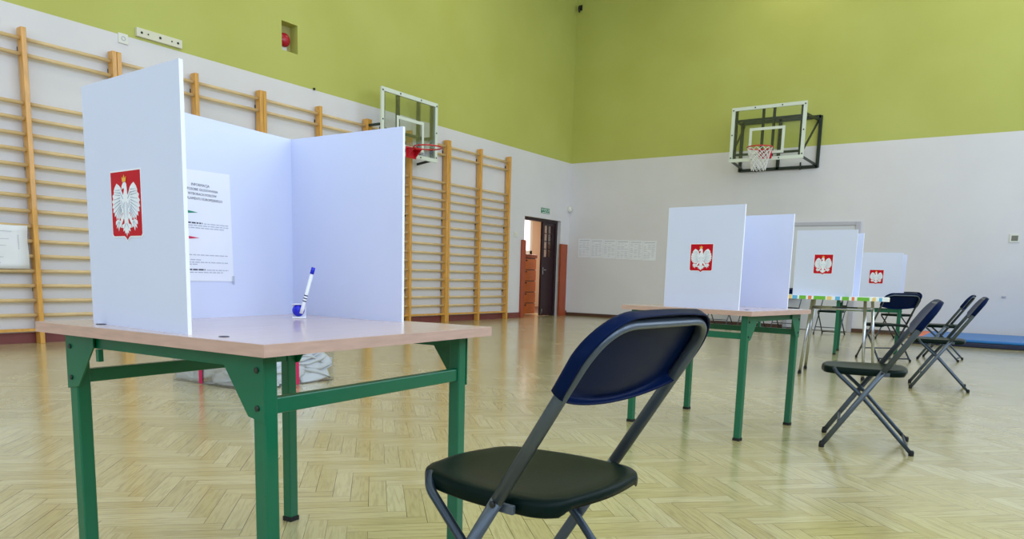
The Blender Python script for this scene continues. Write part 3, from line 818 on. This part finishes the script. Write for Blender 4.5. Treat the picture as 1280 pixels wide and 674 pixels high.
def emblem(parent, origin, right, nrm, w):
    """origin = top centre; right = viewer's right, nrm = outwards"""
    R, Uv, N = Vector(right), Vector((0, 0, 1)), Vector(nrm); k = w/2; O = Vector(origin)
    def P(pts, dep, s=1., c=(0, -1.08)): return [O+R*((c[0]+(x-c[0])*s)*k)+Uv*((c[1]+(y-c[1])*s)*k)+N*dep for x, y in pts]
    bm = bmesh.new()
    prism(bm, P(SHIELD, 0, 1.05), N*.0008, 1); prism(bm, P(SHIELD, .0009), N*.0006, 0)
    sh = obj('emblem', bm, [M['red'], M['white']], parent)
    bm = bmesh.new()
    for q in (WING, mir(WING), LEG, mir(LEG), TAIL, mir(TAIL)): prism(bm, P(q, .0016), N*.0006, 0)
    prism(bm, P(BODY, .0018), N*.0008, 0)
    def stroke(a, b, h=.012):
        a, b = Vector(a), Vector(b); d_ = (b-a).normalized(); s_ = Vector((-d_.y, d_.x))*h
        prism(bm, P([tuple(a+s_), tuple(b+s_*.3), tuple(b-s_*.3), tuple(a-s_)], .0026), N*.0004, 1)
    for sg in (1, -1):
        for a, b in (((.36, -.78), (.80, -.74)), ((.36, -.86), (.84, -.92)), ((.36, -.94), (.86, -1.08)), ((.35, -1.02), (.84, -1.22)), ((.34, -1.10), (.78, -1.36)), ((.33, -1.16), (.68, -1.46)), ((.31, -1.22), (.57, -1.50)), ((.28, -1.26), (.45, -1.50)), ((.36, -.6), (.70, -.6)), ((.34, -.7), (.76, -.66)), ((.16, -.9), (.36, -.66)), ((.2, -1.2), (.28, -.95))):
            stroke((a[0]*sg, a[1]), (b[0]*sg, b[1]))
        for a, b in (((.06, -1.0), (.08, -1.55)), ((.13, -1.05), (.14, -1.45)), ((.04, -1.72), (.16, -1.88)), ((.45, -1.66), (.56, -1.82)), ((.5, -1.64), (.66, -1.76))):
            stroke((a[0]*sg, a[1]), (b[0]*sg, b[1]), .009)
    obj('eagle', bm, [M['white'], M['feather']], sh)
    bm = bmesh.new(); prism(bm, P(CROWN, .0024), N*.0008); obj('crown', bm, M['gold'], sh)
    return sh
def booth(label, N1, H1, H2, N2, z, h, ew=.14):
    th = .009
    ctr = [(N1[i]+H1[i]+H2[i]+N2[i])/4 for i in (0, 1)]
    t = thing('voting_booth', label, 'voting booth', (ctr[0], ctr[1], z), group='white folding voting booths')
    L_ = [Vector((p[0]-ctr[0], p[1]-ctr[1], 0)) for p in (N1, H1, H2, N2)]
    for i, nm in enumerate(('side_panel', 'back_panel', 'side_panel')):
        a, b = L_[i], L_[i+1]
        bm = bmesh.new(); bar(bm, (a.x, a.y, h/2), (b.x, b.y, h/2), th, h)
        for f in bm.faces:
            pass
        p = obj(nm, bm, [M['panel'], M['panel_edge']], t)
        for poly in p.data.polygons:
            if poly.area < th*1.2*max(h, (b-a).length) : poly.material_index = 1
        if i == 0 and ew:
            d_ = (b-a).normalized(); n = Vector((d_.y, -d_.x, 0))
            if n.dot(-(a+b)/2) > 0: n = -n                        # outwards
            right = Vector((0, 0, 1)).cross(n)
            mid = a.lerp(b, .552 if ew < .139 else .52); mid.z = h*.63
            emblem(p, mid+n*(th/2+.0002), right, n, ew)
    return t
booth('big white voting booth on the nearest table at the left, pen standing inside it', (7.486, .922), (7.04, .940), (6.935, 1.649), (7.432, 1.657), TZ, .5745, .138)
booth('white voting booth on the second table, middle of the photo', (7.701, 4.084), (7.228, 4.16), (7.40, 4.80), (7.80, 4.735), TZ, .576, .140)
booth('white voting booth on the striped-edge table, overlapping the farthest booth', (7.714, 7.385), (7.178, 7.42), (7.15, 7.95), (7.685, 7.90), .773, .612, .165)
booth('farthest and smallest white voting booth, above the blue-lit chair', (7.778, 10.135), (7.25, 10.10), (7.18, 10.66), (7.757, 10.72), TZ, .576, .155)

# information sheet inside the nearest booth
H1, H2 = Vector((7.04, .940, 0)), Vector((6.935, 1.649, 0)); u = (H2-H1).normalized(); nin = Vector((-u.y, u.x, 0))
if nin.dot(Vector((7.2, 1.3, 0))-H1) < 0: nin = -nin
o0 = H1+nin*.0052
t = thing('information_sheet', 'white information sheet taped to the inside of the biggest booth', 'notice', (0, 0, 0))
def sp(s, z, d=0.): return o0+u*s+Vector((0, 0, TZ+z))+nin*d
bm = bmesh.new(); prism(bm, [sp(.225, .108), sp(.452, .108), sp(.445, .426), sp(.228, .420)], nin*.0008)
sheet = obj('sheet', bm, M['paper'], t)
for z, s, body in ((.3815, .0135, 'INFORMACJA'), (.3685, .0125, 'O SPOSOBIE GŁOSOWANIA'), (.3555, .0125, 'W WYBORACH POSŁÓW'), (.3425, .0125, 'DO PARLAMENTU EUROPEJSKIEGO')):
    place_text(body, s*.80, sheet, 'heading', M['ink'], sp(.3365, z, .001), -u if False else u, (0, 0, 1), 'CENTER', 1.0, .0002)
bm = bmesh.new(); prism(bm, [sp(.26, .311, .001), sp(.325, .304, .001), sp(.26, .297, .001)], nin*.0004); obj('green_arrow', bm, M['flag_green'], sheet)
bm = bmesh.new(); prism(bm, [sp(.26, .239, .001), sp(.328, .232, .001), sp(.26, .225, .001)], nin*.0004); obj('red_arrow', bm, M['flag_red'], sheet)
bm = bmesh.new(); rr = random.Random(3)
def words(z, a, b, hh, mi):
    s = a
    while s < b:
        w_ = .006+.012*rr.random()
        prism(bm, [sp(s, z, .001), sp(min(b, s+w_), z, .001), sp(min(b, s+w_), z+hh, .001), sp(s, z+hh, .001)], nin*.0003, mi); s += w_+.003
for z, a, b, hh, mi in ((.272, .245, .34, .004, 1), (.272, .345, .435, .0025, 0), (.2655, .245, .435, .0025, 0), (.259, .245, .42, .0025, 0), (.196, .245, .28, .004, 1), (.182, .245, .43, .0025, 0), (.168, .245, .33, .0025, 0), (.161, .245, .43, .0025, 0), (.155, .245, .32, .0025, 0), (.139, .245, .345, .004, 1), (.139, .35, .432, .0025, 0), (.132, .25, .41, .0025, 0)):
    words(z, a, b, hh, mi)
obj('printed_lines', bm, [M['ink_grey'], M['ink']], sheet)
bm = bmesh.new(); prism(bm, [sp(.444, .098, .0009), sp(.456, .098, .0009), sp(.456, .124, .0009), sp(.444, .124, .0009)], nin*.0004); obj('tape', bm, M['acrylic'], t)

# pen and its holder inside the nearest booth
vd = Vector((-.7722, .6354, 0)); rd = Vector((.6354, .7722, 0))
t = thing('pen_holder', 'small white desk pen holder with a blue ball, inside the biggest booth', 'pen holder', (7.14, 1.504, TZ), math.atan2(rd.y, rd.x))
obj('base', box(-.021, .021, -.018, .018, 0, .006), M['pen_white'], t, bevel=.002)
bm = bmesh.new(); bx(bm, -.019, .021, .013, .016, .005, .042); bx(bm, -.02, .02, -.015, .015, .042, .045); obj('bracket', bm, M['pen_white'], t, bevel=.001)
bm = bmesh.new(); bmesh.ops.create_uvsphere(bm, u_segments=20, v_segments=14, radius=.0185); bmesh.ops.translate(bm, verts=bm.verts, vec=(-.002, -.003, .0245)); obj('ball', bm, M['blue'], t, smooth=True)
t = thing('pen', 'white pen with a blue cap leaning in the desk holder', 'pen', (7.14, 1.504, TZ), math.atan2(rd.y, rd.x))
a, b = Vector((.006, -.022, .016)), Vector((.044, -.030, .157))
dd = (b-a)
bm = bmesh.new(); tube(bm, [a, a+dd*.1, a+dd*.86], .0055, 12); obj('barrel', bm, M['pen_white'], t, smooth=True)
bm = bmesh.new(); tube(bm, [a+dd*.86, a+dd], .006, 12); obj('cap', bm, M['blue'], t, smooth=True)
bm = bmesh.new()
for k in range(3): tube(bm, [a+dd*(.26+.06*k), a+dd*(.285+.06*k)], .0058, 12)
obj('grip_ring', bm, M['ink'], t)

# ------------------------------------------------------------------ ballot box
bw, bd_, bh = .915, .83, .40
t = thing('ballot_box', 'large clear acrylic ballot box on the floor behind the nearest table', 'ballot box', (4.02, 3.62, 0), .047)
bm = bmesh.new(); g = .006
for a in ((-bw/2, bw/2, -bd_/2, -bd_/2+g), (-bw/2, bw/2, bd_/2-g, bd_/2), (-bw/2, -bw/2+g, -bd_/2+g, bd_/2-g), (bw/2-g, bw/2, -bd_/2+g, bd_/2-g)): bx(bm, *a, 0, bh)
bx(bm, -bw/2+g, bw/2-g, -bd_/2+g, bd_/2-g, 0, g)
cont = obj('container', bm, M['acrylic'], t)
bm = bmesh.new()
for a, b in ((-bd_/2, -.03), (.03, bd_/2)): bx(bm, -bw/2-.004, bw/2+.004, a-.004 if a < 0 else a, b if a < 0 else b+.004, bh, bh+g)
obj('lid', bm, M['acrylic'], t)
sx = -bw/2+.39*bw
bm = bmesh.new(); bx(bm, sx-.02, sx+.02, -bd_/2-.0015, -bd_/2, 0.004, bh); obj('seal_tape', bm, M['tape'], t)
sy = -bd_/2+.53*bd_
bm = bmesh.new(); bx(bm, bw/2, bw/2+.0015, sy-.02, sy+.02, 0.004, bh*.5); obj('seal_tape', bm, M['tape'], t)
rr = random.Random(11); c_, s_ = math.cos(.047), math.sin(.047)
kk = 0
def ballot(lx, ly, z, ang, w, h, amp, tiltx, tilty, fold):
    global kk
    bm = bmesh.new(); n = 8; rows = []
    for j in range(n+1):
        row = []
        for i in range(n+1):
            x, y = (i/n-.5)*w, (j/n-.5)*h
            zz = amp*math.sin(i/n*PI*1.3+fold)*math.cos(j/n*2.2+fold)+abs(i/n-.5)*fold*.03+x*tiltx+y*tilty
            X, Y = lx+x*math.cos(ang)-y*math.sin(ang), ly+x*math.sin(ang)+y*math.cos(ang)
            X = max(-bw/2+.012, min(bw/2-.012, X)); Y = max(-bd_/2+.012, min(bd_/2-.012, Y))
            row.append(bm.verts.new((X-lx, Y-ly, max(.012-z, zz))))
        rows.append(row)
    for a, b in zip(rows, rows[1:]):
        for i in range(n): bm.faces.new((a[i], a[i+1], b[i+1], b[i]))
    o = obj('ballot_paper', bm, M['ballot'], smooth=True, loc=(4.02+lx*c_-ly*s_, 3.62+lx*s_+ly*c_, z)); o.rotation_euler = (0, 0, .047)
    md = o.modifiers.new('thick', 'SOLIDIFY'); md.thickness = .0015
    tag(o, 'white ballot paper lying in the heap inside the clear ballot box', 'ballot paper', 'ballot papers in the clear box')
    kk += 1
for k in range(34):
    z = .05+.23*(k/34)
    edge = rr.random() < .75
    lx, ly = rr.uniform(-.4, .4), rr.uniform(-.35, .35)
    if edge:
        q = rr.random()
        if q < .5: ly = -.27+rr.uniform(-.06, .05)
        else: lx = .31+rr.uniform(-.05, .06)
    ballot(lx, ly, z, rr.uniform(0, PI), rr.uniform(.24, .36), rr.uniform(.3, .44), rr.uniform(.015, .05), rr.uniform(-.3, .3), rr.uniform(-.3, .3), rr.uniform(0, 2))

def pressed(face, c, z, w, h, lean, ph):
    bm = bmesh.new(); n = 10; rows = []
    for j in range(n+1):
        row = []
        for i in range(n+1):
            a, zz = (i/n-.5)*w, (j/n)*h
            dep = .012+lean*(j/n)**2+.012*math.sin(i/n*5+ph)+.01*math.sin(j/n*4+ph*2)+.012
            za = max(.012, z+zz+a*.3*math.sin(ph))
            x, y = (c+a, -bd_/2+dep) if face == 0 else (bw/2-dep, c+a)
            row.append(bm.verts.new((max(-bw/2+.01, min(bw/2-.01, x)), max(-bd_/2+.01, min(bd_/2-.01, y)), za)))
        rows.append(row)
    for a, b in zip(rows, rows[1:]):
        for i in range(n): bm.faces.new((a[i], a[i+1], b[i+1], b[i]))
    o = obj('ballot_paper', bm, M['ballot'], smooth=True, loc=(4.02, 3.62, 0)); o.rotation_euler = (0, 0, .047)
    md = o.modifiers.new('thick', 'SOLIDIFY'); md.thickness = .0015
    tag(o, 'white ballot paper lying in the heap inside the clear ballot box', 'ballot paper', 'ballot papers in the clear box')
for k, (f, c, z, w, h, l) in enumerate(((0, -.34, .012, .24, .2, .05), (0, -.12, .03, .3, .17, .07), (0, .14, .012, .28, .19, .05), (0, .34, .05, .24, .16, .08), (0, -.26, .12, .3, .17, .1), (0, .05, .14, .32, .15, .1), (0, .3, .15, .3, .14, .12),
        (1, -.28, .012, .28, .18, .05), (1, -.02, .03, .3, .15, .07), (1, .24, .012, .3, .14, .06), (1, -.2, .13, .32, .16, .1), (1, .12, .11, .34, .15, .1), (1, .3, .1, .22, .1, .1))):
    pressed(f, c, z, w, h, l, k*1.7)

# ------------------------------------------------------------------ gym mat and vaulting box
t = thing('gym_mat', 'long blue gym mat with an orange corner lying along the back wall', 'mat', (7.62, 13.2, 0))
bm = bmesh.new(); bx(bm, 0, 4.6, 0, 2.1, 0, .072); obj('side_cover', bm, M['mat_navy'], t, bevel=.015)
obj('top_cover', box(.0, 4.6, 0, 2.1, .072, .115), M['mat_blue'], t, bevel=.015)
obj('corner_patch', box(-.003, .16, .25, 1.9, .05, .118), M['mat_orange'], t, bevel=.01)
t = thing('vaulting_box', 'stack of orange wooden box sections seen through the open doorway', 'vaulting box', (-.78, 14.62, 0))
for k in range(5):
    z = .02+k*.262
    bm = bmesh.new(); bx(bm, -.16, .16, -.33, .36, z, z+.245)
    sg = obj('box_section', bm, M['orange_wood'], t, bevel=.008)
    bm = bmesh.new(); bx(bm, -.14, .14, -.31, .34, z+.243, z+.265); bx(bm, .155, .163, -.12, -.04, z+.19, z+.225); obj('hand_hole', bm, M['door_dark'], sg)
obj('padded_top', box(-.18, .18, -.35, .38, 1.332, 1.42), M['pilaster'], t, bevel=.02)

# ------------------------------------------------------------------ light
def area(name, loc, rot, sx, sy, power, col):
    l = bpy.data.lights.new(name, 'AREA'); l.shape = 'RECTANGLE'; l.size = sx; l.size_y = sy; l.energy = power; l.color = col
    o = bpy.data.objects.new(name, l); o.location = loc; o.rotation_euler = rot; COL.objects.link(o); return o
for i, y in enumerate(WY):
    area('window_daylight', (XR+.1, y+WW/2, (WZ0+WZ1)/2), (0, PI/2, 0), WZ1-WZ0-.1, WW-.1, 172, (.64, .78, 1.0))
for x in (1.9, 5.0, 8.5, 11.2):
    for y in (-2.5, 2.0, 6.5, 10.5, 14.2):
        if (x, y) == (1.9, 14.2): continue
        area('ceiling_lamp', (x, y, ZC-.12), (0, 0, 0), 1.2, .35, 21, (1.0, .96, .76))
for x in FXS:
    area('window_daylight', (x+FW/2, YF-.1, 4.0), (PI/2, 0, 0), FW-.1, 4.7, 95, (.60, .74, 1.0))
area('corridor_light', (-1.8, 16.5, 3.1), (0, 0, 0), 1.2, 2.5, 130, (1, .93, .85))
w = bpy.data.worlds.new('sky'); S.world = w; w.use_nodes = True
bg = w.node_tree.nodes['Background']; bg.inputs[0].default_value = (.75, .85, 1, 1); bg.inputs[1].default_value = .8

# ------------------------------------------------------------------ camera (level-corrected crop: vertical lens shift)
cam = bpy.data.cameras.new('camera'); co = bpy.data.objects.new('camera', cam); COL.objects.link(co)
F = 914.243
cam.sensor_width = 36; cam.lens = F/1280*36; cam.shift_y = (477.396-337)/1280; cam.clip_start = .05; cam.clip_end = 200
fw = Vector((-.5572503, .8182932, -.1409551)); rt = Vector((.8240033, .5659081, .0276872)); upv = Vector((-.1024238, .1007187, .9896288))
m3 = Matrix((rt, upv, -fw)).transposed()
co.matrix_world = Matrix.Translation((8.96986, 0, .863195)) @ m3.to_4x4()
S.camera = co
vs = S.view_settings; S.display_settings.display_device = 'sRGB'
vs.view_transform = 'Standard'; vs.look = 'None'; vs.gamma = 1; vs.use_curve_mapping = False; vs.exposure = 0.0
cy = S.cycles
cy.use_denoising = True; cy.denoiser = 'OPENIMAGEDENOISE'; cy.max_bounces = 8; cy.diffuse_bounces = 4; cy.glossy_bounces = 3
cy.transparent_max_bounces = 12; cy.caustics_reflective = False; cy.caustics_refractive = False; cy.sample_clamp_indirect = 6
